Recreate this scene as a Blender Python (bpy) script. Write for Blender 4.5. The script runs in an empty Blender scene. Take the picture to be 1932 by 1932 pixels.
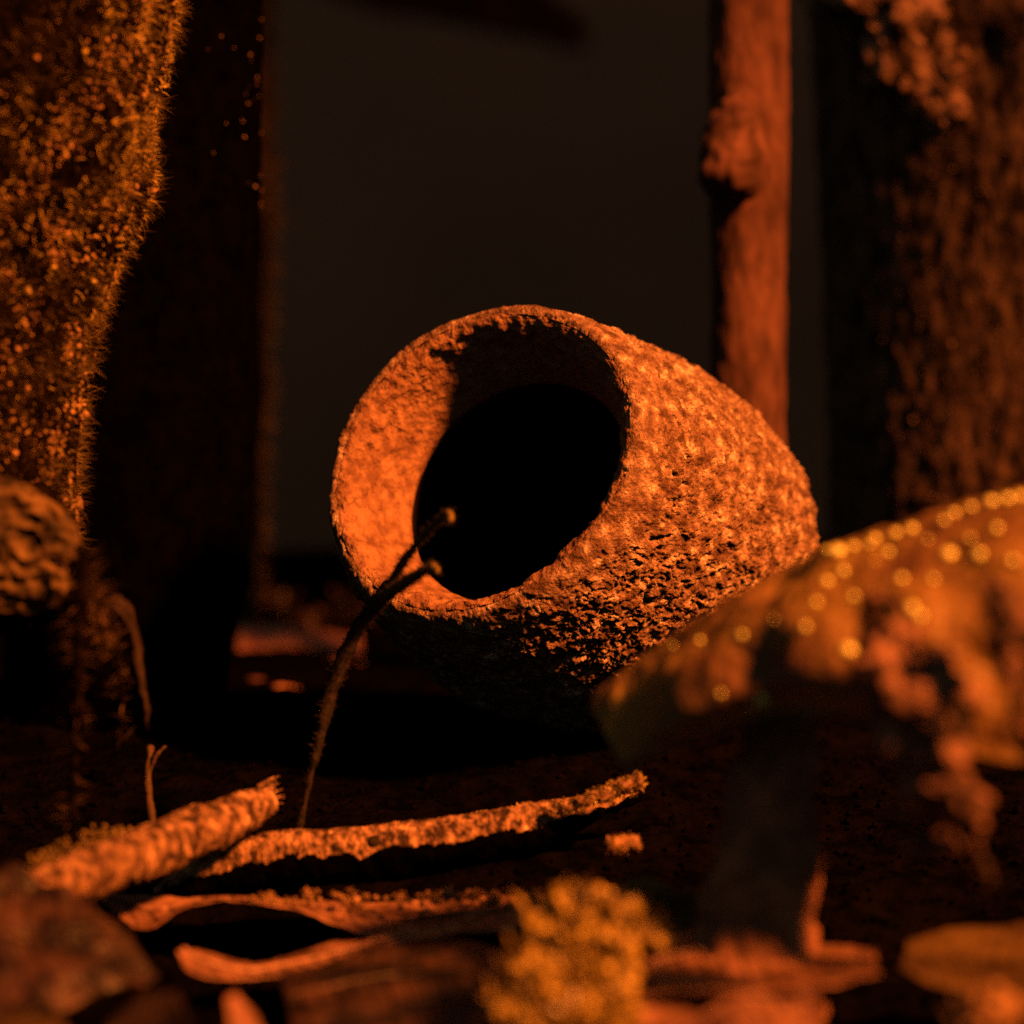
import bpy, math
import numpy as np
from mathutils import Vector, Matrix
from mathutils.bvhtree import BVHTree

scene = bpy.context.scene
COL = scene.collection
rng = np.random.default_rng(11)

# ------------------------------------------------------------------ camera
CAM_H = 0.0787                       # lens height above the soil under the cup
PITCH = math.radians(2.49)
CAM = np.array([0.0, -0.5, CAM_H])
FWD = np.array([0.0, math.cos(PITCH), -math.sin(PITCH)])
RGT = np.array([1.0, 0.0, 0.0])
UPV = np.array([0.0, math.sin(PITCH), math.cos(PITCH)])
F = 4830.0                           # focal length in units of a 1932 wide picture

cd = bpy.data.cameras.new("camera")
cam = bpy.data.objects.new("camera", cd)
COL.objects.link(cam)
cam.location = CAM
cam.rotation_euler = (math.radians(90) - PITCH, 0, 0)
cd.sensor_width = 36.0
cd.lens = 90.0
cd.clip_start = 0.01
cd.clip_end = 20.0
cd.dof.use_dof = True
cd.dof.focus_distance = 0.506
cd.dof.aperture_fstop = 9.6
cd.dof.aperture_blades = 0
scene.camera = cam

# ------------------------------------------------------------------ world and lamps
w = bpy.data.worlds.new("World")
scene.world = w
w.use_nodes = True
bg = w.node_tree.nodes["Background"]
bg.inputs[0].default_value = (1.0, 0.76, 0.55, 1)
bg.inputs[1].default_value = 0.062

LDIR = np.array([0.605, 0.580, 0.545])          # to the lamp: right, up, toward the viewer
LDIR /= np.linalg.norm(LDIR)
LD = RGT*LDIR[0] + UPV*LDIR[1] - FWD*LDIR[2]
ld = bpy.data.lights.new("heat_lamp", 'SPOT')      # hooded lamp: a limited beam
ld.shadow_soft_size = 0.055
ld.spot_size = math.radians(33)
ld.spot_blend = 1.0
ld.color = (1.0, 0.212, 0.028)
ld.energy = 185.0
lamp = bpy.data.objects.new("heat_lamp", ld)
COL.objects.link(lamp)
TGT = np.array([0.0, 0.0, 0.04])
lamp.location = TGT + LD*1.1
lamp.rotation_euler = (Vector(TGT) - lamp.location).to_track_quat('-Z', 'Y').to_euler()

vs = scene.view_settings
vs.view_transform = 'Standard'
vs.look = 'None'
vs.exposure = 0.0
vs.gamma = 1.0
scene.render.engine = 'CYCLES'
scene.cycles.max_bounces = 3
scene.cycles.diffuse_bounces = 0
scene.cycles.glossy_bounces = 2
scene.cycles.sample_clamp_indirect = 4.0
scene.cycles.sample_clamp_direct = 12.0
scene.cycles.use_denoising = False      # leave the fine sensor-like grain

# ------------------------------------------------------------------ helpers
def P(px, py, d):
    """a point seen at (px, py) of the 1932 wide picture, d metres down the lens axis"""
    return CAM + d*(FWD + RGT*(px-966)/F - UPV*(py-966)/F)

def hash3(ix, iy, iz, seed):
    h = (ix.astype(np.int64)*374761393 + iy.astype(np.int64)*668265263 + iz.astype(np.int64)*2147483647 + seed*974711) & 0xffffffff
    h = ((h ^ (h >> 13))*1274126177) & 0xffffffff
    h = (h ^ (h >> 16)) & 0xffffffff
    return h/4294967295.0

def vnoise(p, seed=0):
    i = np.floor(p).astype(np.int64)
    f = p - i
    f = f*f*f*(f*(f*6-15)+10)
    r = 0
    for dx in (0, 1):
        for dy in (0, 1):
            for dz in (0, 1):
                wgt = (f[:,0] if dx else 1-f[:,0])*(f[:,1] if dy else 1-f[:,1])*(f[:,2] if dz else 1-f[:,2])
                r = r + wgt*hash3(i[:,0]+dx, i[:,1]+dy, i[:,2]+dz, seed)
    return r*2-1

def fbm(p, scale, octaves=4, seed=0, gain=0.5):
    """p in metres, scale in cycles per metre; about -1..1"""
    p = np.asarray(p, float)
    r, a, n = 0, 1.0, 0
    for o in range(octaves):
        r = r + a*vnoise(p*scale*(2.03**o) + 17.3*o, seed+o)
        n += a
        a *= gain
    return r/n*1.5

def mesh_obj(name, V, Fc, mats, parent=None, smooth=True, midx=None):
    me = bpy.data.meshes.new(name)
    V = np.asarray(V, np.float32)
    ln = np.fromiter((len(f) for f in Fc), np.int32, len(Fc))
    fl = np.fromiter((i for f in Fc for i in f), np.int32, int(ln.sum()))
    me.vertices.add(len(V)); me.vertices.foreach_set('co', V.ravel())
    me.loops.add(len(fl)); me.loops.foreach_set('vertex_index', fl)
    me.polygons.add(len(ln))
    me.polygons.foreach_set('loop_start', np.concatenate([[0], np.cumsum(ln)[:-1]]).astype(np.int32))
    me.update(calc_edges=True)
    for m in (mats if isinstance(mats, (list, tuple)) else [mats]):
        me.materials.append(m)
    me.polygons.foreach_set('use_smooth', [smooth]*len(me.polygons))
    if midx is not None:
        me.polygons.foreach_set('material_index', list(midx))
    me.update()
    o = bpy.data.objects.new(name, me)
    COL.objects.link(o)
    if parent is not None:
        o.parent = parent
    return o

def thing(name, label, cat, group=None):
    o = bpy.data.objects.new(name, None)
    o.empty_display_size = 0.01
    COL.objects.link(o)
    return tag(o, label, cat, group)

def tag(o, label=None, cat=None, group=None, kind=None):
    if label: o['label'] = label
    if cat: o['category'] = cat
    if group: o['group'] = group
    if kind: o['kind'] = kind
    return o

def spline(pts, n):
    """Catmull-Rom through rows of pts, n samples by chord length"""
    p = np.asarray(pts, float)
    if len(p) == 2:
        t = np.linspace(0, 1, n)[:,None]
        return p[0]*(1-t) + p[1]*t
    q = np.vstack([2*p[0]-p[1], p, 2*p[-1]-p[-2]])
    seg = np.linalg.norm(np.diff(p[:,:2], axis=0), axis=1)+1e-9
    c = np.concatenate([[0], np.cumsum(seg)])
    out = []
    for s in np.linspace(0, c[-1], n):
        k = min(max(np.searchsorted(c, s, side='right')-1, 0), len(p)-2)
        t = (s-c[k])/seg[k]
        a, b, d, e = q[k], q[k+1], q[k+2], q[k+3]
        out.append(0.5*((2*b) + (d-a)*t + (2*a-5*b+4*d-e)*t*t + (3*b-a-3*d+e)*t**3))
    return np.array(out)

def vnormals(V, Fc):
    V = np.asarray(V); N = np.zeros_like(V)
    for k in (3, 4):
        fs = np.array([f for f in Fc if len(f) == k], int)
        if len(fs) == 0: continue
        nrm = np.cross(V[fs[:,2]]-V[fs[:,0]], V[fs[:,k-1]]-V[fs[:,1]]) if k == 4 else np.cross(V[fs[:,1]]-V[fs[:,0]], V[fs[:,2]]-V[fs[:,0]])
        for j in range(k):
            np.add.at(N, fs[:,j], nrm)
    l = np.linalg.norm(N, axis=1, keepdims=True)
    return N/np.maximum(l, 1e-12)

def tube(C, R, seg=32, cap=True):
    """rings round the centre line C (n,3) with radii R -> V, F (end caps as small dome rings)"""
    C = np.asarray(C, float); R = np.asarray(R, float)
    T = np.gradient(C, axis=0)
    T /= np.linalg.norm(T, axis=1, keepdims=True)
    ref = np.array([0.31, 0.87, 0.39]) if abs(T[0].dot([0.31,0.87,0.39])) < .9 else np.array([1.0,0,0])
    A = np.cross(T[0], ref); A /= np.linalg.norm(A)
    rows = []
    for i in range(len(C)):
        A = A - T[i]*A.dot(T[i]); A /= np.linalg.norm(A)
        B = np.cross(T[i], A)
        th = np.linspace(0, 2*math.pi, seg, endpoint=False)[:,None]
        rows.append((C[i], A.copy(), B, T[i], R[i], th))
    V = []
    def ring(c, A, B, r, th): return c + r*(np.cos(th)*A + np.sin(th)*B)
    if cap:
        c,A_,B_,t,r,th = rows[0]
        for k in (0.15, 0.5, 0.8): V.append(ring(c - t*r*0.35*math.sqrt(1-k*k), A_, B_, r*k, th))
    for c,A_,B_,t,r,th in rows: V.append(ring(c, A_, B_, r, th))
    if cap:
        c,A_,B_,t,r,th = rows[-1]
        for k in (0.8, 0.5, 0.15): V.append(ring(c + t*r*0.35*math.sqrt(1-k*k), A_, B_, r*k, th))
    n = len(V)
    V = np.vstack(V)
    Fc = []
    for i in range(n-1):
        for j in range(seg):
            a = i*seg+j; b = i*seg+(j+1)%seg
            Fc.append((a, b, b+seg, a+seg))
    if cap:
        Fc.append(tuple(range(seg-1, -1, -1)))
        Fc.append(tuple(range((n-1)*seg, n*seg)))
    return V, Fc

def displace(V, Fc, amp, scale, octaves=4, seed=0, gain=.5, stretch=(1,1,1)):
    N = vnormals(V, [f for f in Fc if len(f) in (3,4)])
    return V + N*(amp*fbm(V*np.array(stretch), scale, octaves, seed, gain))[:,None]

def sample_surface(V, Fc, n, seed=0, mask=None):
    r = np.random.default_rng(seed)
    q = np.array([f for f in Fc if len(f) == 4], int)
    t = np.vstack([q[:,[0,1,2]], q[:,[0,2,3]]])
    a, b, c = V[t[:,0]], V[t[:,1]], V[t[:,2]]
    nn = np.cross(b-a, c-a)
    ar = np.linalg.norm(nn, axis=1)
    wgt = ar.copy()
    if mask is not None: wgt = wgt*mask((a+b+c)/3)
    k = r.choice(len(t), n, p=wgt/wgt.sum())
    u, v = r.random(n), r.random(n)
    f = u+v > 1; u[f] = 1-u[f]; v[f] = 1-v[f]
    p = a[k] + (b-a)[k]*u[:,None] + (c-a)[k]*v[:,None]
    return p, nn[k]/np.maximum(ar[k], 1e-15)[:,None]

def blades(p, nrm, length, width, lean, seed=0, sag=0.0):
    """one bent two-segment blade at each point"""
    r = np.random.default_rng(seed)
    n = len(p)
    rd = r.normal(size=(n,3)); rd /= np.linalg.norm(rd, axis=1, keepdims=True)
    d = nrm + rd*lean; d /= np.linalg.norm(d, axis=1, keepdims=True)
    side = np.cross(d, r.normal(size=(n,3))); side /= np.linalg.norm(side, axis=1, keepdims=True)
    L = (length*(0.5+r.random(n)))[:,None]
    W = (width*(0.6+0.8*r.random(n)))[:,None]*0.5
    mid = p + d*L*0.55
    d2 = d + rd*lean*0.6 + np.array([0,0,-sag]); d2 /= np.linalg.norm(d2, axis=1, keepdims=True)
    tip = mid + d2*L*0.45
    b0 = p - nrm*width*0.5
    V = np.stack([b0-side*W, b0+side*W, mid+side*W*.8, mid-side*W*.8, tip], 1).reshape(-1,3)
    i = np.arange(n)*5
    F4 = np.stack([i, i+1, i+2, i+3], 1); F3 = np.stack([i+3, i+2, i+4], 1)
    return V, [tuple(x) for x in F4] + [tuple(x) for x in F3]

def lumps(p, size, seed=0):
    """small irregular octahedral crumbs at the points p"""
    r = np.random.default_rng(seed)
    base = np.array([[1,0,0],[-1,0,0],[0,1,0],[0,-1,0],[0,0,1],[0,0,-1]], float)
    fs = np.array([[0,2,4],[2,1,4],[1,3,4],[3,0,4],[2,0,5],[1,2,5],[3,1,5],[0,3,5]])
    n = len(p)
    s = (np.broadcast_to(size, (n,))*(0.5+r.random(n)))[:,None,None]
    q = r.normal(size=(n,4)); q /= np.linalg.norm(q, axis=1, keepdims=True)
    a,b,c,d = q.T
    M = np.stack([1-2*(c*c+d*d),2*(b*c-a*d),2*(b*d+a*c),2*(b*c+a*d),1-2*(b*b+d*d),2*(c*d-a*b),2*(b*d-a*c),2*(c*d+a*b),1-2*(b*b+c*c)],1).reshape(n,3,3)
    bb = base[None]*(0.6+0.8*r.random((n,6,1)))
    V = np.einsum('nij,nkj->nki', M, bb)*s + p[:,None,:]
    Fc = (np.arange(n)[:,None,None]*6 + fs[None]).reshape(-1,3)
    return V.reshape(-1,3), [tuple(x) for x in Fc]

def sphere_mesh(name, mat, flat=0.75):
    import bmesh
    bm = bmesh.new()
    bmesh.ops.create_icosphere(bm, subdivisions=2, radius=1.0)
    me = bpy.data.meshes.new(name)
    bm.to_mesh(me); bm.free()
    me.materials.append(mat)
    me.polygons.foreach_set('use_smooth', [True]*len(me.polygons))
    return me

# ------------------------------------------------------------------ materials
def mat(name, ca, cb, scale=200, rough=0.8, bump=0.4, bscale=600, bdist=0.0006, cc=None, spec=0.3, stretch=(1,1,1), lo=.38, hi=.62, coat=0, bdetail=3, ndetail=4):
    m = bpy.data.materials.new(name)
    m.use_nodes = True
    nt = m.node_tree; N = nt.nodes; Lk = nt.links
    b = N["Principled BSDF"]
    b.inputs["Roughness"].default_value = rough
    b.inputs["Specular IOR Level"].default_value = spec
    if coat:
        b.inputs["Coat Weight"].default_value = coat
        b.inputs["Coat Roughness"].default_value = 0.25
    tc = N.new("ShaderNodeTexCoord")
    mp = N.new("ShaderNodeMapping")
    mp.inputs["Scale"].default_value = stretch
    Lk.new(tc.outputs["Object"], mp.inputs["Vector"])
    n1 = N.new("ShaderNodeTexNoise")
    n1.inputs["Scale"].default_value = scale
    n1.inputs["Detail"].default_value = ndetail
    n1.inputs["Roughness"].default_value = 0.65
    Lk.new(mp.outputs[0], n1.inputs["Vector"])
    cr = N.new("ShaderNodeValToRGB")
    cr.color_ramp.elements[0].position = lo
    cr.color_ramp.elements[0].color = (*ca, 1)
    cr.color_ramp.elements[1].position = hi
    cr.color_ramp.elements[1].color = (*cb, 1)
    if cc is not None:
        e = cr.color_ramp.elements.new(min(hi+.08, .95)); e.color = (*cc, 1)
    Lk.new(n1.outputs["Fac"], cr.inputs["Fac"])
    Lk.new(cr.outputs[0], b.inputs["Base Color"])
    n2 = N.new("ShaderNodeTexNoise")
    n2.inputs["Scale"].default_value = bscale
    n2.inputs["Detail"].default_value = bdetail
    n2.inputs["Roughness"].default_value = 0.6
    Lk.new(mp.outputs[0], n2.inputs["Vector"])
    bp = N.new("ShaderNodeBump")
    bp.inputs["Strength"].default_value = bump
    bp.inputs["Distance"].default_value = bdist
    Lk.new(n2.outputs["Fac"], bp.inputs["Height"])
    Lk.new(bp.outputs[0], b.inputs["Normal"])
    return m

M = {}
M['clay']   = mat('rough_clay', (.15,.085,.055), (.48,.33,.22), 300, .85, 1.0, 1500, .0016, cc=(.92,.80,.62), lo=.40, hi=.56, bdetail=5, ndetail=8)
M['clay_in']= mat('clay_inside', (.17,.088,.052), (.38,.23,.13), 300, .85, .9, 700, .0012)
M['cavity']   = mat('cavity_shade', (.012,.009,.007), (.022,.016,.012), 160, .9, .6, 420, .0012, spec=.1)  # near-black colour stands in for the unlit depth of the cup
M['moss']   = mat('moss_green', (.11,.09,.02), (.48,.37,.07), 160, .75, .3, 900, .0004)
M['hair']   = mat('moss_hair', (.10,.08,.025), (.24,.18,.05), 160, .8, .1, 900, .0002)
M['grain']  = mat('bark_grain', (.06,.035,.015), (.50,.31,.13), 420, .8, .3, 900, .0003)
M['mossy']  = mat('moss_yellow', (.04,.028,.007), (.60,.46,.05), 320, .38, .3, 900, .0004, spec=.8, cc=(.85,.70,.08), lo=.42, hi=.62, ndetail=6)
M['bark']   = mat('bark_brown', (.03,.02,.012), (.42,.28,.17), 230, .85, .9, 700, .0010, stretch=(1,1,.6))
M['barkl']  = mat('bark_peeling', (.02,.012,.008), (.60,.38,.24), 170, .85, 1.0, 380, .0018, lo=.44, hi=.58, ndetail=7)
M['barkf']  = mat('bark_furrowed', (.012,.008,.005), (.22,.14,.085), 240, .85, 1.0, 500, .0016, stretch=(1,1,.4), lo=.42, hi=.64, ndetail=6)
M['barkc']  = mat('bark_dim', (.03,.02,.01), (.13,.085,.04), 120, .85, .7, 300, .0015)
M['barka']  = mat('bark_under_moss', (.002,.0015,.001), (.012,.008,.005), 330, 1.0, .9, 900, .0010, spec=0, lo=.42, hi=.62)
M['barkr']  = mat('bark_reddish', (.055,.027,.021), (.165,.082,.063), 150, .9, .6, 420, .0016, stretch=(1,1,.35))
M['barkd']  = mat('bark_shade_black', (.0006,.0006,.0005), (.0018,.0015,.0013), 200, .9, .8, 500, .0010, spec=.0)  # near-black tone that puts shade into the colour
M['barke']  = mat('bark_dark', (.03,.02,.014), (.26,.165,.105), 180, .8, .9, 420, .0014, stretch=(1,1,.5))
M['log']    = mat('log_fibre', (.030,.016,.009), (.42,.26,.14), 420, .8, 1.0, 800, .0013, cc=(.74,.52,.28), lo=.42, hi=.60, ndetail=7, stretch=(1.2,1,.8))
M['twig']   = mat('twig_dark', (.004,.0035,.003), (.02,.014,.009), 500, .8, .8, 1200, .0005)
M['leaf']   = mat('dead_leaf', (.07,.036,.022), (.38,.21,.13), 150, .42, .7, 420, .0009, spec=.6, ndetail=7)
M['leafm']  = mat('mottled_leaf', (.008,.005,.004), (.085,.046,.03), 130, .5, .8, 300, .0012, spec=.5, lo=.45, hi=.66, ndetail=7)
M['litter'] = mat('wet_litter', (.012,.007,.005), (.10,.058,.036), 60, .35, .5, 500, .0006, spec=.6, ndetail=6)
M['leafd']  = mat('dead_leaf_dark', (.006,.004,.003), (.034,.020,.015), 160, .65, .4, 400, .0006)
M['leafy']  = mat('leaf_olive', (.04,.027,.010), (.12,.085,.03), 70, .5, .3, 300, .0005)
M['soil']   = mat('soil_shade_black', (.001,.001,.0008), (.004,.003,.0025), 160, 1.0, .9, 500, .0015, spec=0)  # ground coloured near black in place of the shadow across it
M['wall']   = mat('back_panel_paint', (.32,.20,.145), (.43,.27,.195), 3.5, .9, .1, 60, .0005, spec=.1)
M['hood']   = mat('wet_bark_crust', (.10,.052,.024), (.24,.165,.038), 34, .5, .9, 320, .0014, cc=(.31,.25,.05), spec=.4, lo=.36, hi=.6, ndetail=7)
M['hoodr']  = mat('gnarled_root_bark', (.012,.008,.006), (.30,.17,.11), 210, .55, 1.0, 420, .0016, lo=.42, hi=.60, ndetail=7)
M['stub']   = mat('cracked_end_grain', (.015,.011,.005), (.17,.115,.042), 160, .8, .8, 420, .0014, lo=.42, hi=.60)
M['stalk']  = mat('stalk_brown', (.18,.095,.055), (.44,.23,.13), 120, .8, .8, 260, .0014, cc=(.52,.27,.15), lo=.4, hi=.62)
M['glint']  = mat('droplet_glint', (.85,.95,.25), (.9,.98,.3), 90, .22, 0, 100, .0001, spec=1.0, coat=1)  # pale yellow body colour stands in for the drops' bright glints
M['overhang']= mat('overhanging_leaf', (.003,.003,.002), (.006,.005,.004), 60, .8, .2, 200, .0005, spec=.1)

# ------------------------------------------------------------------ setting: soil and back panel
def ground_z(x, y):
    d = y + 0.5
    z = np.interp(d, [-.5, .28, .36, .41, .45, .468, .51, .54, .575, .66, .85, 2.0], [-.0170,-.0170,-.0170,-.0190,-.0170,-.0100,-.0030,.0020,.0055,.0035,.003,.004])
    p = np.stack([x, y, np.zeros_like(x)], 1)
    bank = np.clip((d-.88)/.2, 0, 1); bank = bank*bank*(3-2*bank)
    z = z + bank*(.008 + .012*fbm(p, 9, 3, 3))
    return z + .0022*fbm(p, 38, 3, 5) + .0009*fbm(p, 190, 3, 9)

gx = np.concatenate([np.linspace(-1.2,-.2,24)[:-1], np.linspace(-.2,.2,230), np.linspace(.2,1.2,24)[1:]])
gy = np.concatenate([np.linspace(-.7,-.26,16)[:-1], np.linspace(-.26,.2,240), np.linspace(.2,1.2,40)[1:]])
X, Y = np.meshgrid(gx, gy)
GV = np.stack([X.ravel(), Y.ravel(), ground_z(X.ravel(), Y.ravel())], 1)
nx = len(gx)
GF = [(j*nx+i, j*nx+i+1, (j+1)*nx+i+1, (j+1)*nx+i) for j in range(len(gy)-1) for i in range(nx-1)]
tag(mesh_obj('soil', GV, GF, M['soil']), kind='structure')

n = 9000
cx, cy = rng.uniform(-.16,.17,n), rng.uniform(-.22,.25,n)
cv, cf = lumps(np.stack([cx, cy, ground_z(cx, cy)+.0004], 1), rng.gamma(2.0, .00016, n)+.0002, 3)
tag(mesh_obj('soil_crumbs', cv, cf, M['soil'], smooth=True), 'fine black crumbs scattered over the soil', 'soil', kind='stuff')

WY = 0.62
V = np.array([[-1.2,WY,-.05],[1.2,WY,-.05],[1.2,WY,1.0],[-1.2,WY,1.0],[-1.2,WY+.01,-.05],[1.2,WY+.01,-.05],[1.2,WY+.01,1.0],[-1.2,WY+.01,1.0]])
tag(mesh_obj('back_wall', V, [(0,1,2,3),(5,4,7,6),(4,0,3,7),(1,5,6,2),(3,2,6,7),(4,5,1,0)], M['wall'], smooth=False), kind='structure')

# ------------------------------------------------------------------ the hollow clay cup
def make_cup():
    root = thing('clay_cup', 'rough rust-orange hollow clay cup lying tilted with its dark mouth towards the viewer', 'cup')
    th = math.radians(48)
    s, c = 0.585, 0.811
    A = -RGT*math.sin(th)*s + UPV*math.cos(th)*s - FWD*c      # mouth direction
    U = RGT*math.cos(th) + UPV*math.sin(th)
    W = np.cross(A, U)
    O = P(909, 868, 0.515)
    def rev(profile, seg, dirs=1):
        pr = spline(profile, dirs)
        t = np.linspace(0, 2*math.pi, seg, endpoint=False)
        r, z = pr[:,0][:,None], pr[:,1][:,None]
        # a little out of round
        k = 1 + .012*np.cos(2*t+.7)[None] + .010*np.cos(3*t+2.0)[None]
        k = k*(1 + .13*np.clip(-np.cos(t+.25), 0, 1)[None]**2*np.clip((-z-.012)/.03, 0, 1))
        k = k*(1 + .045*np.clip(np.cos(t-.35), 0, 1)[None]*np.clip((-z-.016)/.03, 0, 1))
        r = r*1.045
        lean = np.clip(-z-.012, 0, 1)
        V = lean[...,None]*(RGT*.105+UPV*.105) + O + (r*k*np.cos(t))[...,None]*U + (r*k*np.sin(t))[...,None]*W + np.repeat(z, seg, 1)[...,None]*A
        n = len(pr)
        Fc = []
        for i in range(n-1):
            for j in range(seg):
                a = i*seg+j; b = i*seg+(j+1)%seg
                Fc.append((a, a+seg, b+seg, b))
        return V.reshape(-1,3), Fc
    # outer wall: from the lip back to the rounded far end
    outer = [(.0312,.0010),(.0322,.0011),(.0332,.0004),(.0342,-.0018),(.0355,-.0055),(.0370,-.014),(.0381,-.027),(.0384,-.042),(.0378,-.056),(.0358,-.070),(.0308,-.082),(.0215,-.090),(.0012,-.093)]
    V, Fc = rev(outer, 1050, 400)
    N = vnormals(V, Fc)
    t = np.clip(((V-O)@A + .002)/-.010, 0, 1)      # relief grows away from the lip
    st = V + .0012*np.stack([fbm(V, 260, 2, 5), fbm(V, 260, 2, 6), fbm(V, 260, 2, 7)], 1)
    h = .0006*fbm(V, 85, 3, 2) + (.00020+.00045*t)*fbm(st, 330, 3, 21, .55) + (.00014+.00036*t)*fbm(st, 1150, 3, 25, .6)
    crack = np.clip(.12-np.abs(fbm(st, 520, 3, 71, .6)), 0, 1)/.12
    h = h - .0014*crack*t*np.clip(fbm(V, 140, 2, 73)+.30, 0, 1)
    h = h - .0016*np.clip(fbm(st, 620, 2, 40)-.40, 0, 1)*(.3+.7*t)
    V = V + N*h[:,None]
    mesh_obj('outer_wall', V, Fc, M['clay'], root)
    # inner wall: a funnel down to a smaller dark throat
    inner = [(.0250,-.0190),(.0240,-.0170),(.0236,-.0160),(.0240,-.0142),(.0250,-.0115),(.0261,-.0080),(.0272,-.0048),(.0284,-.0018),(.0296,.0002),(.0306,.0009),(.0313,.0010)]
    V, Fc = rev(inner, 420, 170)
    N = vnormals(V, Fc)
    t = np.clip(((V-O)@A + .018)/.012, 0, 1)
    V = V - 0*N + N*((.00050*fbm(V, 150, 3, 8) + .00050*fbm(V*np.array([1,1,1]), 420, 4, 31, .6))*t + .0005*fbm(V, 300, 3, 37)*np.clip(((V-O)@A+.009)/.006, 0, 1)*np.clip((.0008-(V-O)@A)/.001, 0, 1))[:,None]
    mesh_obj('inner_wall', V, Fc, M['clay_in'], root)
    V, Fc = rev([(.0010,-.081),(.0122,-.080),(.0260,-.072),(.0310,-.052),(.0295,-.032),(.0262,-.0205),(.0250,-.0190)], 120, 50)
    mesh_obj('cavity_shade', V, Fc, M['cavity'], root)
    return root
make_cup()

# ------------------------------------------------------------------ trunks
def trunk(root, path, rads, n, seg, m, amp, scale, seed, bumps=(), part='trunk', cap=False, stretch=(1,1,.5), gain=.55, oc=5):
    C = spline(np.column_stack([np.array([P(*q) for q in path]), np.array(rads)]), n)
    V, Fc = tube(C[:,:3], C[:,3], seg, cap)
    N = vnormals(V, [f for f in Fc if len(f) == 4])
    h = amp*fbm(V*np.array(stretch), scale, oc, seed, gain)
    for (c, rad, hh) in bumps:
        dd = np.linalg.norm((V-c), axis=1)/rad
        h = h + hh*np.exp(-dd**2*2)
    V = V + N*h[:,None]
    o = mesh_obj(part, V, Fc, m, root)
    return V, [f for f in Fc if len(f) == 4], o

def s_(d): return d/F

# near mossy trunk on the left
tr = thing('mossy_tree', 'sunken mossy trunk lit orange at the left edge, fringed with fine hairs', 'tree trunk')
tr['label'] = 'moss-covered trunk lit orange along the left edge, fringed with fine hairs'
DA = .475
pa = [(-250,-700,DA),(-230,-300,DA),(-215,0,DA),(-222,150,DA),(-240,300,DA),(-262,420,DA),(-290,600,DA),(-305,800,DA),(-312,930,DA),(-316,1010,DA),(-320,1070,DA),(-320,1120,DA)]
ra = np.array([600,560,540,515,505,470,455,450,450,450,440,380])*s_(DA)
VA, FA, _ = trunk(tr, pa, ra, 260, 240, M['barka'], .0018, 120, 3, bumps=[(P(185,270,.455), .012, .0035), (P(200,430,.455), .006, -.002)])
ctr = P(-250,300,DA)
cA = P(-20, 20, .45)
def dark_corner(q):                     # thins moss and grains towards the upper left of the trunk
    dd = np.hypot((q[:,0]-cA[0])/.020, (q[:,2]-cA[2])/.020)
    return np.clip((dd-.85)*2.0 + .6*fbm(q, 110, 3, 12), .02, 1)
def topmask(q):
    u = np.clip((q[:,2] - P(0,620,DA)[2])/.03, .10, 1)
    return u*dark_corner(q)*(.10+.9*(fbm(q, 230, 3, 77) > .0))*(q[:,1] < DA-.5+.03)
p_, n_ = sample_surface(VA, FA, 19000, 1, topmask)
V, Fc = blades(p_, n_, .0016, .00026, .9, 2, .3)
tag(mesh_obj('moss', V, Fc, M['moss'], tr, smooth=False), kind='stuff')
p_, n_ = sample_surface(VA, FA, 16000, 5, lambda q: (.25+.75*(fbm(q, 120, 2, 78) > 0))*(q[:,0] > CAM[0]-.092+.0*q[:,2])*(q[:,1] < DA-.5+.04)+1e-9)
k_ = n_[:,0] > .55; p_, n_ = p_[k_], n_[k_]
V, Fc = blades(p_, n_, .0030, .00005, .7, 6, .2)
tag(mesh_obj('hair_fringe', V, Fc, M['hair'], tr, smooth=False), kind='stuff')
def grainmask(q): return (q[:,1] < DA-.5+.01)*dark_corner(q)*np.clip(fbm(q, 170, 3, 91)+.12, 0, 1)+1e-9
p_, n_ = sample_surface(VA, FA, 17000, 15, grainmask)
V, Fc = lumps(p_+n_*.0002, np.random.default_rng(4).gamma(1.1,.00011,17000)+.00011, 8)
tag(mesh_obj('bark_grains', V, Fc, M['grain'], tr, smooth=True), kind='stuff')
p_, n_ = sample_surface(VA, FA, 260, 16, lambda q: (q[:,1] < DA-.5)*np.clip(dark_corner(q), .2, 1)*(q[:,2] > P(0,560,DA)[2])+1e-9)
V, Fc = lumps(p_+n_*.0010, .00055, 18)
tag(mesh_obj('moss_beads', V, Fc, M['mossy'], tr, smooth=True), kind='stuff')

# dark trunk behind it
tr = thing('dark_tree', 'trunk behind the mossy left trunk, coloured black as shade', 'tree trunk')
DB = .60
pb = [(255,-600,DB),(262,0,DB),(262,400,DB),(258,800,DB),(245,1050,DB),(225,1200,DB),(215,1380,DB),(215,1500,DB)]
VB, FB, _ = trunk(tr, pb, np.array([232,228,228,226,222,212,205,215])*s_(DB), 160, 140, M['barkd'], .0010, 120, 13)  # trunk coloured near black in place of shade falling on it
def rim(q): return (q[:,0] > P(410,0,DB)[0])*(q[:,2] > P(0,380,DB)[2])*(fbm(q, 220, 3, 17) > .1).astype(float)+1e-9
p_, n_ = sample_surface(VB, FB, 160, 25, rim)
V, Fc = lumps(p_+n_*.0002, .0003, 9)
tag(mesh_obj('bark_grains', V, Fc, M['bark'], tr, smooth=False), kind='stuff')

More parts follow.
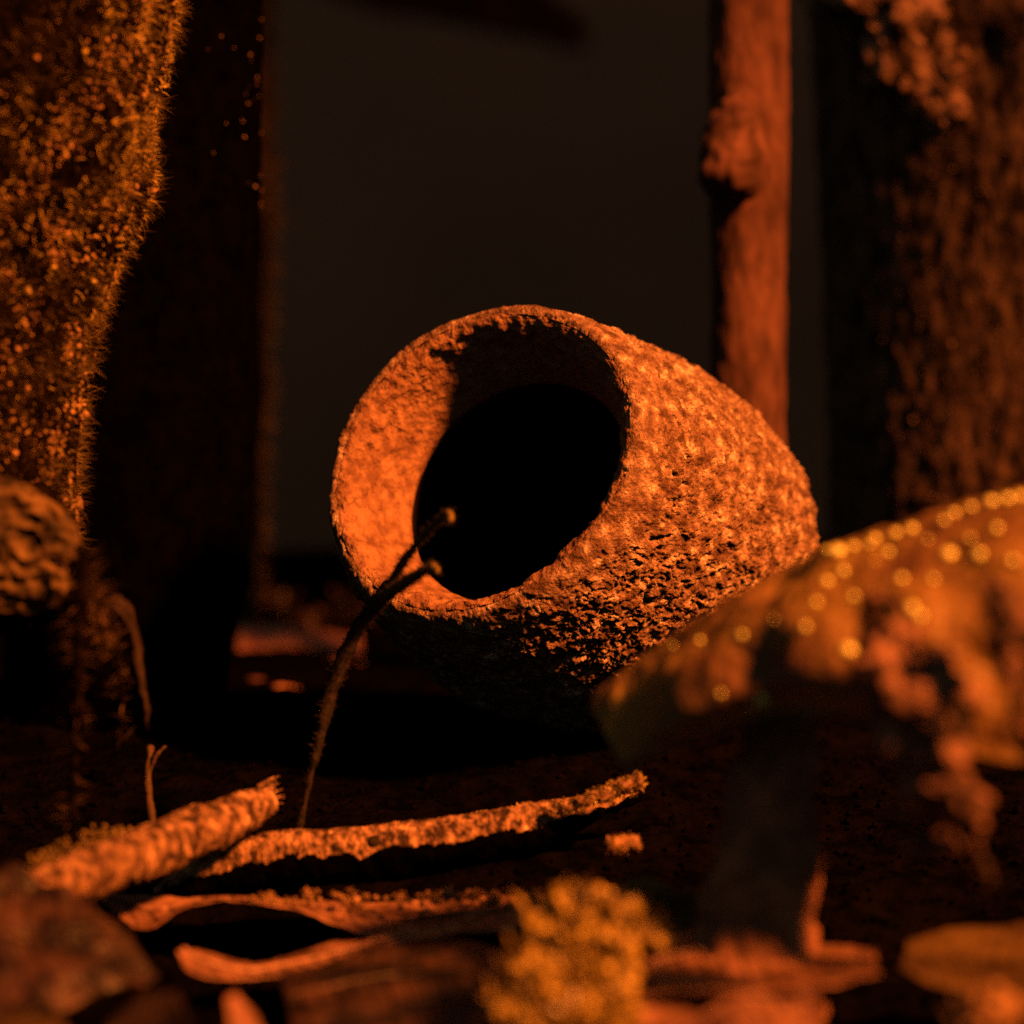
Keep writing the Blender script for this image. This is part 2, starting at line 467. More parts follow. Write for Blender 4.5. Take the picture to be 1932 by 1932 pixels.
# far trunk, a soft sliver
tr = thing('distant_tree', 'soft brown trunk edge seen far behind the black trunk', 'tree trunk')
DC = .82
VC, FC, _ = trunk(tr, [(416,-500,DC),(416,0,DC),(412,300,DC),(404,700,DC),(398,1000,DC),(392,1240,DC)], np.array([100,104,98,100,96,96])*s_(DC), 90, 60, M['barkc'], .0022, 70, 23)
p_, n_ = sample_surface(VC, FC, 6000, 35)
V, Fc = blades(p_, n_, .0040, .0005, .5, 7, .1)
tag(mesh_obj('hair_fringe', V, Fc, M['hair'], tr, smooth=False), kind='stuff')

# reddish post behind the cup
tr = thing('wooden_post', 'straight reddish-brown wooden pole with a knot, rising behind the cup', 'pole')
DP = .64
VP, FP, _ = trunk(tr, [(1412,-500,DP),(1412,0,DP),(1413,250,DP),(1412,500,DP),(1411,800,DP),(1410,1100,DP),(1412,1420,DP)], np.array([76,75,75,71,70,70,72])*s_(DP), 220, 96, M['barkr'], .0004, 300, 33, part='shaft', stretch=(1,1,.5))
ck = P(1388, 330, .628)
C = np.array([ck+np.array([.0026,.010,.032]), ck+np.array([.0020,.0070,.018]), ck+np.array([.0000,.0010,.0080]), ck+np.array([-.0014,-.0026,.0010]), ck+np.array([-.0024,-.0046,-.0030])])
V, Fc = tube(spline(C, 40), np.interp(np.linspace(0,1,40), [0,.3,.8,1], [.0030,.0066,.0082,.0070]), 60)
V = displace(displace(V, Fc, .0011, 230, 4, 3), Fc, .0006, 600, 3, 4)
mesh_obj('knot', V, Fc, M['barkr'], tr)

# big dark trunk on the right
tr = thing('right_trunk', 'massive dark rough trunk filling the upper right corner, grazed by light', 'tree trunk')
tr.name = 'rough_tree'
DE = .75
pe = [(1990,-700,DE),(1992,-200,DE),(1992,200,DE),(2000,600,DE),(2008,1000,DE),(2010,1400,DE)]
VE, FE, _ = trunk(tr, pe, np.array([500,470,450,440,440,455])*s_(DE), 300, 320, M['barkf'], .0012, 260, 43, gain=.65,
                  bumps=[(P(1830,60,.68), .018, .006), (P(1850,90,.685), .010, -.010)])
C = [P(1900,300,.715), P(1800,180,.700), P(1720,75,.694), P(1630,-40,.694), P(1540,-170,.70)]
V, Fc = tube(spline(np.array(C), 70), np.interp(np.linspace(0,1,70), [0,.2,.5,1], [.002,.007,.0125,.0165]), 110)
V = displace(V, Fc, .0055, 90, 5, 8, .6)
mesh_obj('limb', V, Fc, M['barkl'], tr)
p_, n_ = sample_surface(VE, FE, 9000, 45, lambda q: (q[:,1] < .24).astype(float)+1e-9)
V, Fc = lumps(p_, .8*np.random.default_rng(6).gamma(1.5,.00012,9000)+.0002, 19)
tag(mesh_obj('bark_grains', V, Fc, M['bark'], tr, smooth=False), kind='stuff')

# ------------------------------------------------------------------ cut branch stub and its roots, far left
st = thing('branch_stub', 'cut branch stub with a cracked pale end face, low at the left edge', 'branch')
C = np.array([P(10,1035,.434), P(8,1040,.446), P(4,1050,.460), P(-10,1075,.49)])
r0 = 136*s_(.434)
V, Fc = tube(spline(C, 50), np.full(50, r0)*np.interp(np.linspace(0,1,50), [0,.08,1], [.95,1,1.05]), 90)
V = displace(V, Fc, .0022, 150, 5, 51, .6)
mesh_obj('stub', V, Fc, M['barka'], st)
Tn = C[0]-C[2]; Tn = Tn/np.linalg.norm(Tn)
Ua = np.cross(Tn, np.array([0,0,1.0])); Ua /= np.linalg.norm(Ua); Wa = np.cross(Ua, Tn)
nr, na = 60, 150
rr_ = np.linspace(.02, 1.0, nr)[:,None]; aa = np.linspace(0, 2*math.pi, na, endpoint=False)[None]
ww = 1+.06*np.sin(2*aa+.6)+.04*np.sin(5*aa)
D_ = C[0] + (rr_*ww*r0*.98*np.cos(aa))[...,None]*Ua + (rr_*ww*r0*.98*np.sin(aa))[...,None]*Wa
D_ = D_.reshape(-1,3)
bul = np.repeat((1-rr_**2), na, 1).ravel()
wr = np.abs(fbm(D_*np.array([1,1,1.5]), 170, 3, 57, .55))
D_ = D_ + Tn*(.0035 + .0030*bul + .0030*(.5-wr) + .0008*fbm(D_, 500, 3, 58))[:,None]
D_[-na:] -= Tn*.006
Df = [(i*na+j, (i+1)*na+j, (i+1)*na+(j+1)%na, i*na+(j+1)%na) for i in range(nr-1) for j in range(na)]
Df.append(tuple(range(na-1,-1,-1)))
mesh_obj('end_face', D_, Df, M['stub'], st)
p_, n_ = sample_surface(V, [f for f in Fc if len(f)==4], 500, 55, lambda q: (q[:,1] < -.07).astype(float)+1e-9)
rt = [([(150,1030,.425),(165,1080,.425),(190,1130,.43),(215,1190,.435),(228,1280,.44),(232,1400,.445)], 9, 3),
      ([(140,1060,.42),(152,1110,.42),(150,1180,.42),(146,1260,.42),(142,1360,.425),(138,1480,.43),(136,1590,.43)], 15, 7),
      ([(160,1090,.42),(180,1150,.425),(195,1210,.43),(215,1255,.43),(240,1300,.435)], 6, 2)]
for i,(pp, a, b) in enumerate(rt):
    C = spline(np.array([P(*q) for q in pp]), 60)
    V, Fc = tube(C, np.linspace(a, b, 60)*s_(.42), 14)
    V = displace(V, Fc, .0005, 400, 3, 60+i)
    o = mesh_obj('hanging_root', V, Fc, M['barka'], st)
    p_, n_ = sample_surface(V, [f for f in Fc if len(f)==4], 170, 70+i)
    V, Fc = blades(p_, n_, .0030, .00012, .5, 80+i, .4)
    tag(mesh_obj('root_hairs', V, Fc, M['barkc'], o, smooth=False), kind='stuff')
# dead leaf caught among them
def sheet(front, back, nu, nv, thick, seed, amp=.0008, sag=0.0, scale=60):
    """a thin leaf between two edges given as (px, py, d) points"""
    a = spline(np.array([P(*q) for q in front]), nu); b = spline(np.array([P(*q) for q in back]), nu)
    t = np.linspace(0, 1, nv)
    V = a[:,None]*(1-t)[None,:,None] + b[:,None]*t[None,:,None]
    V = V + (sag*4*t*(1-t))[None,:,None]*np.array([0,0,1.0])
    V = V.reshape(-1,3)
    V[:,2] += amp*fbm(V, scale, 3, seed)
    ej = (np.abs(t-.5)*2)**4
    V += np.tile(ej, nu)[:,None]*.0007*np.stack([fbm(V, 240, 3, seed+1), fbm(V, 240, 3, seed+2), .5*fbm(V, 240, 3, seed+3)], 1)
    Fq = [(i*nv+j, (i+1)*nv+j, (i+1)*nv+j+1, i*nv+j+1) for i in range(nu-1) for j in range(nv-1)]
    N = vnormals(V, Fq)
    V2 = V - N*thick
    n = len(V)
    F2 = [tuple(x+n for x in reversed(f)) for f in Fq]
    edge = []
    rim = [i*nv for i in range(nu)] + [(nu-1)*nv+j for j in range(1,nv)] + [i*nv+nv-1 for i in range(nu-2,-1,-1)] + [j for j in range(nv-2,0,-1)]
    for k in range(len(rim)):
        x, y = rim[k], rim[(k+1)%len(rim)]
        edge.append((y, x, x+n, y+n))
    return np.vstack([V, V2]), Fq+F2+edge, V.reshape(nu,nv,3)

def leaf(name, label, front, back, m, nu=70, nv=24, thick=.00025, seed=0, amp=.0008, sag=0.0, rib=True):
    root = thing(name, label, 'leaf')
    V, Fc, G = sheet(front, back, nu, nv, thick, seed, amp, sag)
    mesh_obj('blade', V, Fc, m, root)
    if rib:
        for q in range(5, nu-8, 7):                       # side veins
            for side in (1, -1):
                m_ = nv//2; e_ = nv-2 if side > 0 else 1
                js = np.linspace(m_, e_, 10); is_ = np.clip(np.linspace(q, q+6, 10), 0, nu-1)
                C = np.array([G[int(round(x)), int(round(y))] for x, y in zip(is_, js)]) + np.array([0,0,.0001])
                W, Fw = tube(C, np.linspace(.00028,.0001,10), 6)
                mesh_obj('vein', W, Fw, m, root)
        C = G[2:-2, nv//2] + np.array([0,0,.0002])
        V, Fc = tube(C, np.linspace(.0006,.00025,len(C)), 8)
        mesh_obj('midrib', V, Fc, m, root)
    return root

# ------------------------------------------------------------------ logs and twigs on the soil
def log_thing(name, label, cat, pts, rads, m, seed, amp=.0006, scale=420, n=150, seg=70, nmoss=0, mossm=None, mask=None, sub='log', under_shade=False):
    root = thing(name, label, cat)
    C = spline(np.column_stack([np.array([P(*q) for q in pts]), np.array(rads)]), n)
    V, Fc = tube(C[:,:3], C[:,3], seg)
    T = (C[-1,:3]-C[0,:3]); T /= np.linalg.norm(T)
    st_ = V - 0.0*(V@T)[:,None]*T
    N = vnormals(V, [f for f in Fc if len(f) == 4])
    along = (V@T)[:,None]*T
    V = V + N*(amp*fbm(V + along*.45, scale, 5, seed, .7) + amp*1.2*fbm(V, 110, 3, seed+5) - amp*.9*np.clip(fbm(V, 700, 2, seed+9)-.25, 0, 1))[:,None]
    V = V + N*(amp*2.2*fbm(V, 55, 2, seed+15))[:,None]
    mesh_obj(sub, V, Fc, m, root)
    if under_shade:                                   # near-black shell added as the branch's shaded underside
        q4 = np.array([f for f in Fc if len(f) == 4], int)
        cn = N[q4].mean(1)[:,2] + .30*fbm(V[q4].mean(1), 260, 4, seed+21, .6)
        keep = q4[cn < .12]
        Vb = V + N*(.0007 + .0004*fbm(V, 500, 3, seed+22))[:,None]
        mesh_obj('underside_shade', Vb, [tuple(f) for f in keep], M['barkd'], root)
    if nmoss:
        p_, n_ = sample_surface(V, [f for f in Fc if len(f)==4], nmoss, seed, mask)
        W, Fw = blades(p_, n_, .0007, .00022, .9, seed+1, .5)
        tag(mesh_obj('fibres', W, Fw, mossm or m, root, smooth=False), kind='stuff')
    return root, V, Fc

lg, V, Fc = log_thing('fallen_branch', 'long branch with a painted-in shaded underside, lying across the soil below the cup', 'branch',
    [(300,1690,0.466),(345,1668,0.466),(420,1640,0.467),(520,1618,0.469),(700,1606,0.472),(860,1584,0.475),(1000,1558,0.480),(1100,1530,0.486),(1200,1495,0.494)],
    np.array([13,25,37,45,47,45,39,31,15])*s_(.465), M['log'], 101, amp=.00028, nmoss=0, n=520, seg=110, under_shade=True)
kc = P(707,1588,.4685)
V, Fc = tube(spline(np.array([kc+np.array([0,.002,-.002]), kc+np.array([0,-.0001,.0003])]), 10), np.array([.0013]*10), 24)
V = displace(V, Fc, .0003, 500, 3, 4)
mesh_obj('knot', V, Fc, M['twig'], lg)

bb, Vb_, Fb_ = log_thing('broken_branch', 'short mossy branch slanting up at lower left, brightly lit, broken end upward', 'branch',
    [(-60,1735,.395),(60,1690,.405),(120,1668,.412),(220,1630,.426),(330,1588,.442),(430,1545,.456),(500,1512,.466)],
    np.array([38,44,48,46,48,44,38])*s_(.42), M['log'], 111, n=420, amp=.00035, nmoss=0, seg=110)

tip = P(505,1508,.467)
for k in range(11):                            # torn fibres at the broken end
    a_ = k*2.4; r_ = .0030*((k%4)+1)/4
    b0 = tip + np.array([-.002, r_*math.sin(a_), r_*math.cos(a_)])
    e0 = b0 + np.array([.0035+.0022*((k*7)%5)/5, .0008*math.sin(k*3.1), .0016+.0012*math.cos(k*1.7)])
    V, Fc = tube(spline(np.array([b0, (b0+e0)/2+np.array([0,0,.0003]), e0]), 8), np.linspace(.00055,.00012,8), 8)
    mesh_obj('splinter', V, Fc, M['log'], bb)

log_thing('thin_stick', 'slim dark stick pointing up right, tip glowing, right of the fallen branch', 'stick',
    [(1040,1530,.475),(1100,1512,.475),(1160,1490,.476),(1205,1474,.477)], np.array([16,14,13,11])*s_(.475), M['log'], 121, n=60, seg=24, nmoss=900, mossm=M['mossy'], sub='shaft')

log_thing('wood_chip', 'tiny bright chip of wood on black soil right of the fallen branch', 'chip',
    [(1150,1594,.455),(1175,1592,.455),(1200,1590,.455)], np.array([9,11,9])*s_(.455), M['grain'], 131, n=24, seg=20, amp=.0003, nmoss=200, sub='chip')

# forked twig in front of the mouth
tw = thing('forked_twig', 'thin dark forked twig standing upright in front of the cup mouth', 'twig')
def twig_part(name, pts, rad, seed, moss=0, m='twig', sides=18):
    C = spline(np.column_stack([np.array([P(*q) for q in pts]), np.array(rad)*s_(.46)]), 90)
    V, Fc = tube(C[:,:3], C[:,3], sides)
    V = displace(V, Fc, .0003, 500, 3, seed)
    o = mesh_obj(name, V, Fc, M[m], tw)
    if moss:
        p_, n_ = sample_surface(V, [f for f in Fc if len(f)==4], moss, seed)
        W, Fw = blades(p_, n_, .0009, .00018, .8, seed)
        tag(mesh_obj('fuzz', W, Fw, M['twig'], o, smooth=False), kind='stuff')
twig_part('stem', [(556,1600,0.476),(566,1555,0.476),(585,1470,0.477),(606,1380,0.478),(632,1280,0.479),(668,1200,0.478),(712,1135,0.476),(738,1100,0.475)], [12,8,6,11,15,15,15,12], 141, 500)
twig_part('branch', [(735,1104,0.475),(762,1058,0.470),(800,1010,0.463),(838,972,0.457),(848,970,0.455),(850,984,0.454)], [10,7,7,7,6,4], 142, 500, 'hair')
twig_part('branch', [(722,1128,0.475),(760,1100,0.469),(795,1078,0.463),(815,1068,0.460),(826,1078,0.458)], [12,11,10,9,5], 143, 500, 'hair')

# thin blurred rootlet at lower left
rl = thing('upright_rootlet', 'faint thin rootlet standing up behind the broken branch', 'root')
for pp, r_ in (([(290,1600,.47),(288,1550,.47),(281,1500,.472),(279,1450,.474),(284,1410,.476)], [6,6,6,6,7]), ([(281,1455,.474),(295,1425,.474),(312,1408,.474)], [5,4,2])):
    C = spline(np.column_stack([np.array([P(*q) for q in pp]), np.array(r_)*s_(.47)]), 40)
    V, Fc = tube(C[:,:3], C[:,3], 12)
    mesh_obj('strand', displace(V, Fc, .0003, 400, 3, 3), Fc, M['barkc'], rl)

# dead leaf hanging by the roots
leaf('hanging_dead_leaf', 'small crumpled dead leaf hanging dim beside the roots at left', [(188,1150,.44),(235,1180,.44),(262,1260,.445),(276,1370,.45)], [(200,1140,.452),(226,1120,.452),(258,1185,.455),(284,1330,.458)], M['leafd'], seed=150, amp=.003)

# ------------------------------------------------------------------ dead leaves on the ground
leaf('wavy_dead_leaf', 'brown dead leaf with a smooth wavy edge under the fallen branch', 
     [(180,1690,.445),(215,1715,.442),(262,1752,.440),(305,1745,.440),(350,1712,.441),(450,1700,.441),(560,1716,.441),(640,1748,.440),(720,1770,.438),(800,1768,.436),(880,1758,.433),(975,1752,.430)],
     [(185,1686,.452),(230,1690,.455),(290,1690,.456),(350,1694,.457),(420,1696,.458),(520,1698,.459),(620,1698,.459),(700,1700,.459),(780,1698,.459),(860,1692,.459),(930,1690,.458),(1000,1685,.455)], M['leaf'], nu=140, nv=26, seed=160, amp=.0005)
leaf('tongue_leaf', 'pale curled leaf tip glowing orange in the dark gap at the bottom', 
     [(338,1795,.405),(352,1830,.400),(400,1850,.400),(470,1848,.402),(560,1838,.405),(640,1815,.410),(720,1785,.415),(800,1772,.418)],
     [(342,1790,.412),(380,1792,.416),(430,1806,.418),(490,1818,.420),(560,1800,.424),(640,1780,.427),(720,1768,.430),(800,1762,.432)], M['leaf'], nu=110, seed=170, amp=.0006)
leaf('dim_front_leaf', 'dim mottled dead leaf curving down at bottom centre, left of the yellow moss', 
     [(560,2010,.365),(640,1990,.365),(720,1985,.365),(800,1980,.365),(880,1990,.365),(960,2010,.366)],
     [(520,1850,.402),(610,1818,.405),(700,1782,.412),(790,1776,.415),(870,1770,.415),(960,1790,.41)], M['leafm'], nu=90, nv=40, seed=180, amp=.0020, sag=.002)
leaf('left_dark_leaf', 'dark blurred dead leaf heaped in the bottom left corner', 
     [(-120,2020,.36),(0,1960,.36),(120,1900,.365),(220,1860,.372),(300,1850,.38)],
     [(-120,1690,.39),(0,1662,.39),(90,1664,.388),(150,1700,.388),(215,1780,.388)], M['leafm'], nu=80, nv=40, seed=190, amp=.005)
leaf('corner_leaf', 'bright orange strip of leaf on the very bottom left edge', 
     [(-150,1990,.33),(-40,1985,.33),(60,1985,.33),(130,1975,.332)], [(-150,1905,.345),(-40,1908,.345),(60,1914,.345),(120,1925,.345)], M['leafy'], seed=200)
leaf('small_edge_leaf', 'small dull leaf poking in from the bottom edge, left of centre', 
     [(190,1990,.345),(250,1975,.345),(310,1960,.345),(350,1930,.345)], [(200,1930,.355),(250,1895,.358),(300,1880,.36),(340,1875,.36)], M['leafd'], seed=210)
leaf('narrow_edge_leaf', 'narrow leaf tip slanting up at the bottom edge beneath the glowing leaf', 
     [(440,1985,.35),(430,1940,.352),(428,1905,.355),(434,1885,.357)], [(520,1990,.352),(495,1945,.354),(468,1905,.357),(448,1882,.359)], M['leaf'], seed=215, rib=False)
leaf('orange_flat_leaf', 'wide blurred orange leaf lying flat right of the yellow moss', 
     [(1180,1890,.36),(1280,1865,.362),(1380,1860,.362),(1480,1862,.36),(1580,1850,.36),(1660,1830,.36)],
     [(1200,1800,.395),(1290,1752,.40),(1390,1742,.402),(1480,1755,.40),(1570,1772,.398),(1650,1790,.392)], M['leaf'], nu=90, nv=30, seed=220, amp=.0014)
leaf('lower_orange_leaf', 'second blurred orange leaf below the wide one at the bottom', 
     [(1230,2030,.325),(1330,2010,.325),(1450,1990,.325),(1560,1975,.33)],
     [(1190,1900,.35),(1300,1880,.352),(1420,1872,.354),(1540,1865,.354)], M['leaf'], nu=70, nv=30, seed=230, amp=.003)
leaf('olive_leaf', 'smooth yellowish leaf in the bottom right corner', 
     [(1700,1830,.36),(1790,1870,.355),(1900,1910,.35),(2060,1950,.345)],
     [(1710,1775,.39),(1790,1752,.392),(1900,1746,.392),(2060,1750,.39)], M['leafy'], nu=80, nv=30, seed=240, amp=.001)

# red-brown litter on the far floor
for i,(pp, lab, m, sd) in enumerate([
    ((P(480,1300,.70), .0052), 'reddish pebble glowing on the far floor behind the forked twig', 'barkr', 1),
    ((P(545,1312,.68), .0048), 'dull brown pebble on the far floor right of the reddish one', 'stalk', 2),
    ((P(620,1330,.66), .0050), 'dim pebble on the far floor just behind the forked twig', 'stalk', 3)]):
    V, Fc = tube(spline(np.array([pp[0]+np.array([-.007,0,-.0005]), pp[0], pp[0]+np.array([.007,.001,-.001])]), 20), pp[1]*np.sin(np.linspace(.5,2.6,20))*.6, 20)
    o = mesh_obj('pebble', displace(V, Fc, .0010, 160, 3, sd), Fc, M[m])
    tag(o, lab, 'pebble', 'pebbles on the far floor')
M['farleaf'] = mat('far_reddish_leaf', (.30,.14,.11), (.55,.27,.2), 40, .7, .5, 200, .001)
fm = leaf('far_floor_leaf', 'flat reddish leaf on the far floor left of the cup', [(440,1300,.72),(560,1305,.72),(690,1310,.72)], [(450,1185,.80),(570,1190,.80),(680,1195,.80)], M['farleaf'], seed=250, amp=.003)

# ------------------------------------------------------------------ moss clumps
def clump(name, label, spots, n, size, m, seed, shoots=0):
    root = thing(name, label, 'moss')
    r = np.random.default_rng(seed)
    V0 = []; F0 = []; pts = []
    for (px,py,d,rad) in spots:
        c = P(px,py,d); R_ = rad*s_(d)
        k = int(n*rad/sum(q[3] for q in spots))
        v = r.normal(size=(k,3)); v /= np.linalg.norm(v, axis=1, keepdims=True)
        pts.append(c + v*R_*(.35+.85*r.random((k,1))**.6)*np.array([1,.8,.8]))
        V, Fc = tube(np.array([c+np.array([0,0,-R_*.5]), c, c+np.array([0,0,R_*.4])]), np.array([R_*.25,R_*.42,R_*.25]), 16)
        off = sum(len(x) for x in V0)
        F0 += [tuple(i+off for i in f) for f in Fc]; V0.append(V)
    mesh_obj('cushion', np.vstack(V0), F0, m, root)
    V, Fc = lumps(np.vstack(pts), size, seed)
    tag(mesh_obj('leaflets', V, Fc, m, root, smooth=True), kind='stuff')
    if shoots:
        q = np.vstack(pts); q = q[r.choice(len(q), shoots)]
        dn = r.normal(size=(shoots,3))*np.array([.7,.7,.3]) + np.array([0,-.2,.8]); dn /= np.linalg.norm(dn, axis=1, keepdims=True)
        W, Fw = blades(q, dn, .0036, .0008, .5, seed+1, .1)
        tag(mesh_obj('shoots', W, Fw, m, root, smooth=False), kind='stuff')
    return root
# wet scraps of leaf and bark, too many to count
n = 900
r2 = np.random.default_rng(77)
cx, cd_ = r2.uniform(-.13,.13,n), .5-.5*0 + r2.uniform(-.19,-.105,n)-.0
cx = cx*(cd_+.5)/.40*.75
cz = ground_z(cx, cd_) + .001 + r2.random(n)*.0085
sz = (.0006 + r2.gamma(1.6,.0009,n))[:,None]
dirs = r2.normal(size=(n,3))*np.array([1,1,.35]); dirs /= np.linalg.norm(dirs, axis=1, keepdims=True)
sd = np.cross(dirs, r2.normal(size=(n,3))*np.array([.4,.4,0])+np.array([0,0,1])); sd /= np.linalg.norm(sd, axis=1, keepdims=True)
up = np.cross(sd, dirs)
c0 = np.stack([cx, cd_, cz], 1)
wd = sz*(.25+.5*r2.random((n,1)))
Q = [c0-dirs*sz-sd*wd*.3, c0-dirs*sz*.4-sd*wd+up*sz*.15, c0+dirs*sz*.6-sd*wd*.7+up*sz*.2, c0+dirs*sz, c0+dirs*sz*.5+sd*wd*.8+up*sz*.1, c0-dirs*sz*.5+sd*wd+up*sz*.12]
Qv = np.stack(Q + [q - up*.00015 for q in Q], 1).reshape(-1,3)
bi = np.arange(n)*12
Qf = []
for b_ in bi:
    Qf += [(b_,b_+1,b_+4,b_+5),(b_+1,b_+2,b_+3,b_+4),(b_+11,b_+10,b_+7,b_+6),(b_+10,b_+9,b_+8,b_+7)]
    Qf += [(b_+(k+1)%6,b_+k,b_+6+k,b_+6+(k+1)%6) for k in range(6)]
tag(mesh_obj('leaf_litter', Qv, Qf, M['litter'], smooth=False), 'small wet scraps of leaf and bark littering the foreground soil', 'leaf litter', kind='stuff')

clump('yellow_moss', 'bright yellow moss clump glowing at the bottom centre', 
      [(1070,1712,.366,26),(1120,1704,.366,32),(1185,1722,.364,22),(1165,1740,.364,36),(1090,1765,.360,44),(1150,1800,.357,46),(1080,1835,.354,48),(1145,1865,.351,44),(1030,1865,.350,46),(1080,1920,.346,52),(1150,1940,.345,42),(1005,1930,.345,44),
       (1120,1830,.375,80),(1100,1960,.372,100),(1090,2100,.37,110)] +
      [(float(x), float(y), .372-.032*(y-1690)/260, float(q)) for x,y,q in zip(np.random.default_rng(31).normal(1105,75,46), np.random.default_rng(32).uniform(1690,1960,46), np.random.default_rng(33).uniform(9,24,46))], 5200, .00080, M['mossy'], 300, 700)
clump('golden_moss_strip', 'thin glittering strip of golden moss between the fallen branch and the wavy leaf', [(float(x), float(y), float(d), float(r)) for x,y,d,r in zip(np.random.default_rng(9).uniform(470,1060,90), np.random.default_rng(10).normal(1698,8,90), np.random.default_rng(12).normal(.448,.003,90), np.random.default_rng(13).gamma(2,2.2,90)+2)], 2600, .00020, M['grain'], 305)
clump('dim_moss', 'dim olive moss patch just right of the yellow clump', [(1230,1720,.41,55),(1280,1730,.41,55),(1210,1700,.42,40)], 900, .0008, M['hair'], 310)
clump('dark_moss', 'dim speckled moss patch behind the lower end of the broken branch', [(90,1640,.43,40),(140,1620,.435,45),(190,1600,.44,45),(230,1590,.445,35)], 1500, .00035, M['hair'], 320)
clump('low_moss', 'low strip of moss behind the right half of the fallen branch', [(870,1556,.486,16),(905,1550,.487,20),(940,1545,.488,15),(975,1540,.488,22),(1005,1532,.489,16),(1040,1528,.49,18)], 900, .0004, M['moss'], 330)
clump('corner_moss', 'round blurred moss ball in the bottom right corner', [(1850,1930,.32,48),(1860,1905,.32,44)], 400, .0010, M['grain'], 340)

# ------------------------------------------------------------------ arching bark hood at right, near the lens
hd = thing('mushroom', 'large wet mushroom, cap beaded with droplets over a thick dim stem, blurred at right', 'mushroom')
top = [(1118,1335,0.405),(1180,1272,0.403),(1300,1182,0.399),(1500,1066,0.392),(1750,970,0.382),(1932,925,0.375),(2010,935,0.373),(2070,985,0.371),(2110,1080,0.370)]
low = [(1165,1440,0.385),(1235,1420,0.382),(1330,1385,0.376),(1480,1345,0.367),(1650,1370,0.360),(1850,1430,0.355),(1990,1440,0.353),(2050,1445,0.353),(2090,1450,0.353)]
bck = [(1140,1390,0.411),(1230,1350,0.414),(1350,1300,0.416),(1530,1240,0.416),(1750,1190,0.414),(1932,1150,0.412),(2010,1160,0.410),(2070,1190,0.408),(2110,1220,0.406)]
nu, nv = 260, 90
Tp, Lp, Bp = [spline(np.array([P(*q) for q in a]), nu) for a in (top, low, bck)]
tt = np.linspace(0, 1, nv)
rows = []
for i in range(nu):
    # smooth arch: front lower edge -> over the ridge -> back lower edge
    g = math.sin(min(1.0, (i+8)/70)*math.pi/2)          # blunter towards the tip
    m0 = Lp[i]*.75 + Tp[i]*.25 + np.array([0,-.010,.002])*g
    m1 = Lp[i]*.42 + Tp[i]*.58 + np.array([0,-.010,.0035])*g
    m2 = Bp[i]*.45 + Tp[i]*.55 + np.array([0,.004,.003])
    rows.append(spline(np.array([Lp[i], m0, m1, Tp[i], m2, Bp[i]])[:, [0,1,2]], nv))
HV = np.array(rows).reshape(-1,3)
HF = [(i*nv+j, i*nv+j+1, (i+1)*nv+j+1, (i+1)*nv+j) for i in range(nu-1) for j in range(nv-1)]
N = vnormals(HV, HF)
if (N[(nu//2)*nv+nv//2])[2] < 0:
    HF = [tuple(reversed(f)) for f in HF]; N = -N
frontness = np.tile(np.clip((.42-tt)/.35, 0, 1), nu)
uu = np.repeat(np.clip((np.linspace(0,1,nu)-.45)/.25, .25, 1), nv)
h = .0008*fbm(HV, 130, 4, 400) + .0017*uu*frontness*fbm(HV, 85, 4, 410)
for (px,py,d,rad,dep) in [(1490,1112,.388,.0040,-.0060),(1430,1245,.370,.0045,-.005),(1650,1180,.360,.004,-.003),(1470,1220,.372,.004,.002),(1350,1230,.385,.004,-.002),(1880,1250,.350,.008,-.008)]:
    h = h + dep*np.exp(-(np.linalg.norm(HV-P(px,py,d), axis=1)/rad)**2)
HV = HV + N*h[:,None]
n0 = len(HV)
V2 = HV - N*.0035
rimv = [i*nv for i in range(nu)] + [(nu-1)*nv+j for j in range(1,nv)] + [i*nv+nv-1 for i in range(nu-2,-1,-1)] + [j for j in range(nv-2,0,-1)]
HF2 = HF + [tuple(x+n0 for x in reversed(f)) for f in HF] + [(rimv[k], rimv[(k+1)%len(rimv)], rimv[(k+1)%len(rimv)]+n0, rimv[k]+n0) for k in range(len(rimv))]
mesh_obj('cap', np.vstack([HV, V2]), HF2, M['hood'], hd)
bvh = BVHTree.FromPolygons([Vector(v) for v in HV], HF)
bead = sphere_mesh('droplet', M['glint'])
spots = [(1185,1058,8),(1205,1050,9)]
spots = [(1560,1040,9),(1580,1046,13),(1640,1030,8),(1690,1010,9),(1720,1002,9),(1780,985,13),(1800,972,9),(1832,960,9),(1870,950,10),(1900,945,9),(1925,940,9),(1650,1020,8),(1610,1035,8),
         (1790,1050,11),(1848,1050,12),(1830,1018,8),(1610,1128,10),(1600,1230,11),(1420,1328,10),(1440,1320,8),(1690,1165,11),(1735,1165,13),(1720,1150,9),(1540,1140,7),(1360,1310,7),(1270,1220,7),(1650,1060,8),(1700,1095,9),
         (1320,1210,7),(1400,1200,8),(1460,1170,7),(1560,1100,8),(1590,1080,8),(1880,1000,9),(1910,1060,10),(1760,1095,9),(1675,1045,8),(1520,1185,8),(1750,1020,8)]
k = 0
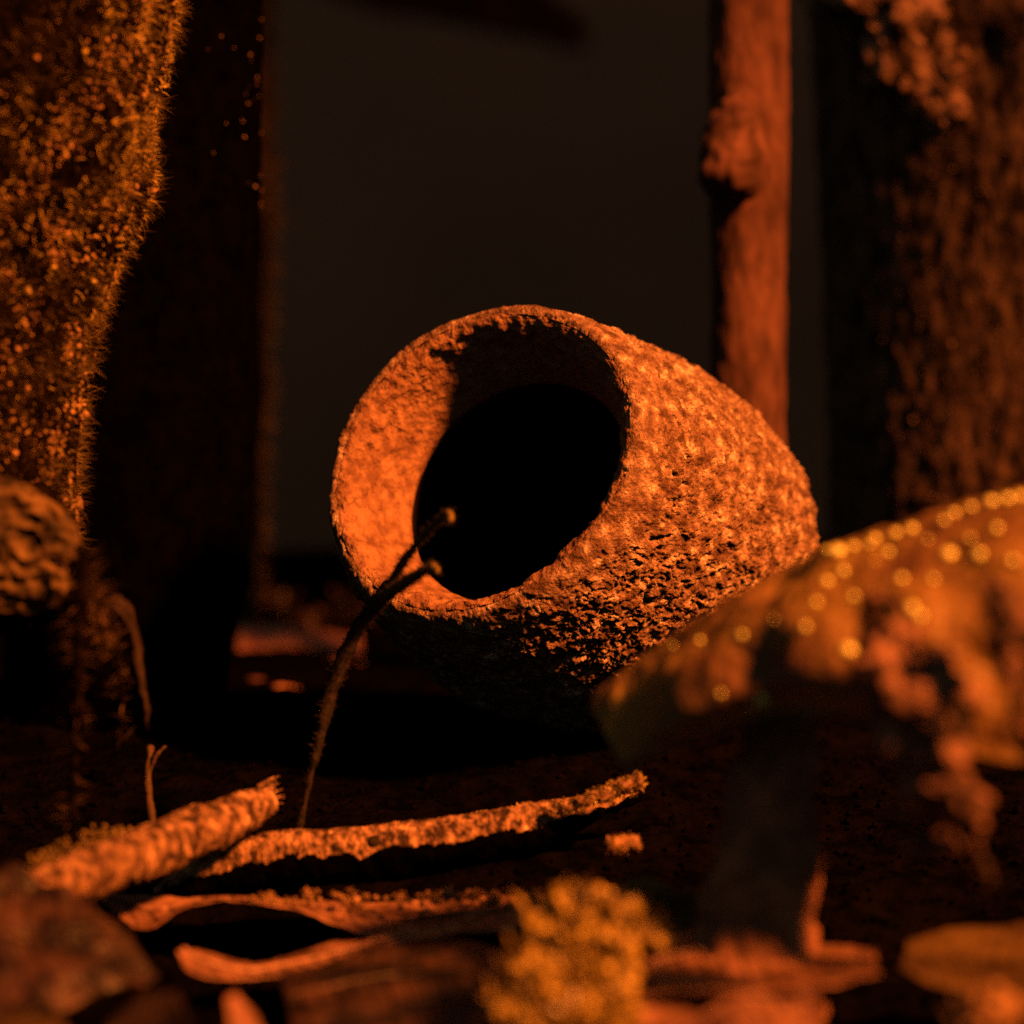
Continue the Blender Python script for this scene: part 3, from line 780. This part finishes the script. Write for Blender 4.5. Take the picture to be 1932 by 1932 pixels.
for (px,py,r) in spots:
    o_ = Vector(P(px,py,.1)); dr = (Vector(P(px,py,.5))-o_).normalized()
    hit, nn, idx, dist = bvh.ray_cast(o_, dr)
    if hit is None: continue
    d = bpy.data.objects.new('droplet', bead); COL.objects.link(d)
    d.parent = hd
    rr = r*s_(.385)*(.42+.85*abs(math.sin(px*7.3+py*3.1)))
    if nn.dot(dr) > 0: nn = -nn
    d.location = hit + nn*rr*.35
    d.rotation_euler = nn.to_track_quat('Z','Y').to_euler()
    d.scale = (rr, rr, rr*.75)

# stalk under the hood
sk = hd
C = spline(np.column_stack([np.array([P(*q) for q in [(1470,1300,.392),(1462,1400,.392),(1450,1500,.391),(1438,1600,.390),(1432,1690,.388),(1430,1800,.386),(1430,1900,.385)]]), np.array([74,76,82,92,104,114,120])*s_(.392)]), 120)
V, Fc = tube(C[:,:3], C[:,3], 80)
V = displace(V, Fc, .0022, 150, 5, 420)
mesh_obj('stem', V, Fc, M['stalk'], sk)
# gnarled loops at right, very near
gr = thing('gnarled_root', 'gnarled lumpy root lit in orange patches below the right side of the mushroom cap', 'root')
for i,(pp, rr, am) in enumerate([
    ([(1700,1170,.352),(1730,1260,.348),(1750,1350,.346),(1770,1430,.346),(1785,1500,.348)], [60,88,86,62,40], .0050),
    ([(1700,1560,.340),(1715,1512,.338),(1765,1490,.336),(1818,1502,.336),(1840,1550,.337),(1832,1605,.339),(1860,1660,.343)], [14,20,22,24,24,22,12], .0026),
    ([(1725,1612,.342),(1752,1584,.340),(1792,1594,.342)], [14,22,16], .0022),
    ([(1885,1120,.338),(1905,1200,.334),(1920,1290,.331),(1925,1380,.331)], [14,18,26,32], .0028)]):
    C = spline(np.column_stack([np.array([P(*q) for q in pp]), np.array(rr)*s_(.345)]), 90)
    V, Fc = tube(C[:,:3], C[:,3], 70)
    V = displace(displace(V, Fc, am, 105, 5, 440+i, .6), Fc, .0010, 420, 3, 450+i)
    mesh_obj('lobe', V, Fc, M['hoodr'], gr)

# dark leaf hanging into the top of the picture
leaf('overhanging_leaf', 'dark blurred leaf hanging into the top edge of the picture', 
     [(560,-60,.30),(660,-10,.30),(760,20,.30),(880,45,.30),(1000,60,.30),(1110,66,.30)], [(560,-160,.31),(660,-140,.31),(760,-120,.31),(880,-90,.31),(1000,-20,.31),(1110,50,.31)], M['barkd'], seed=460, amp=.002)
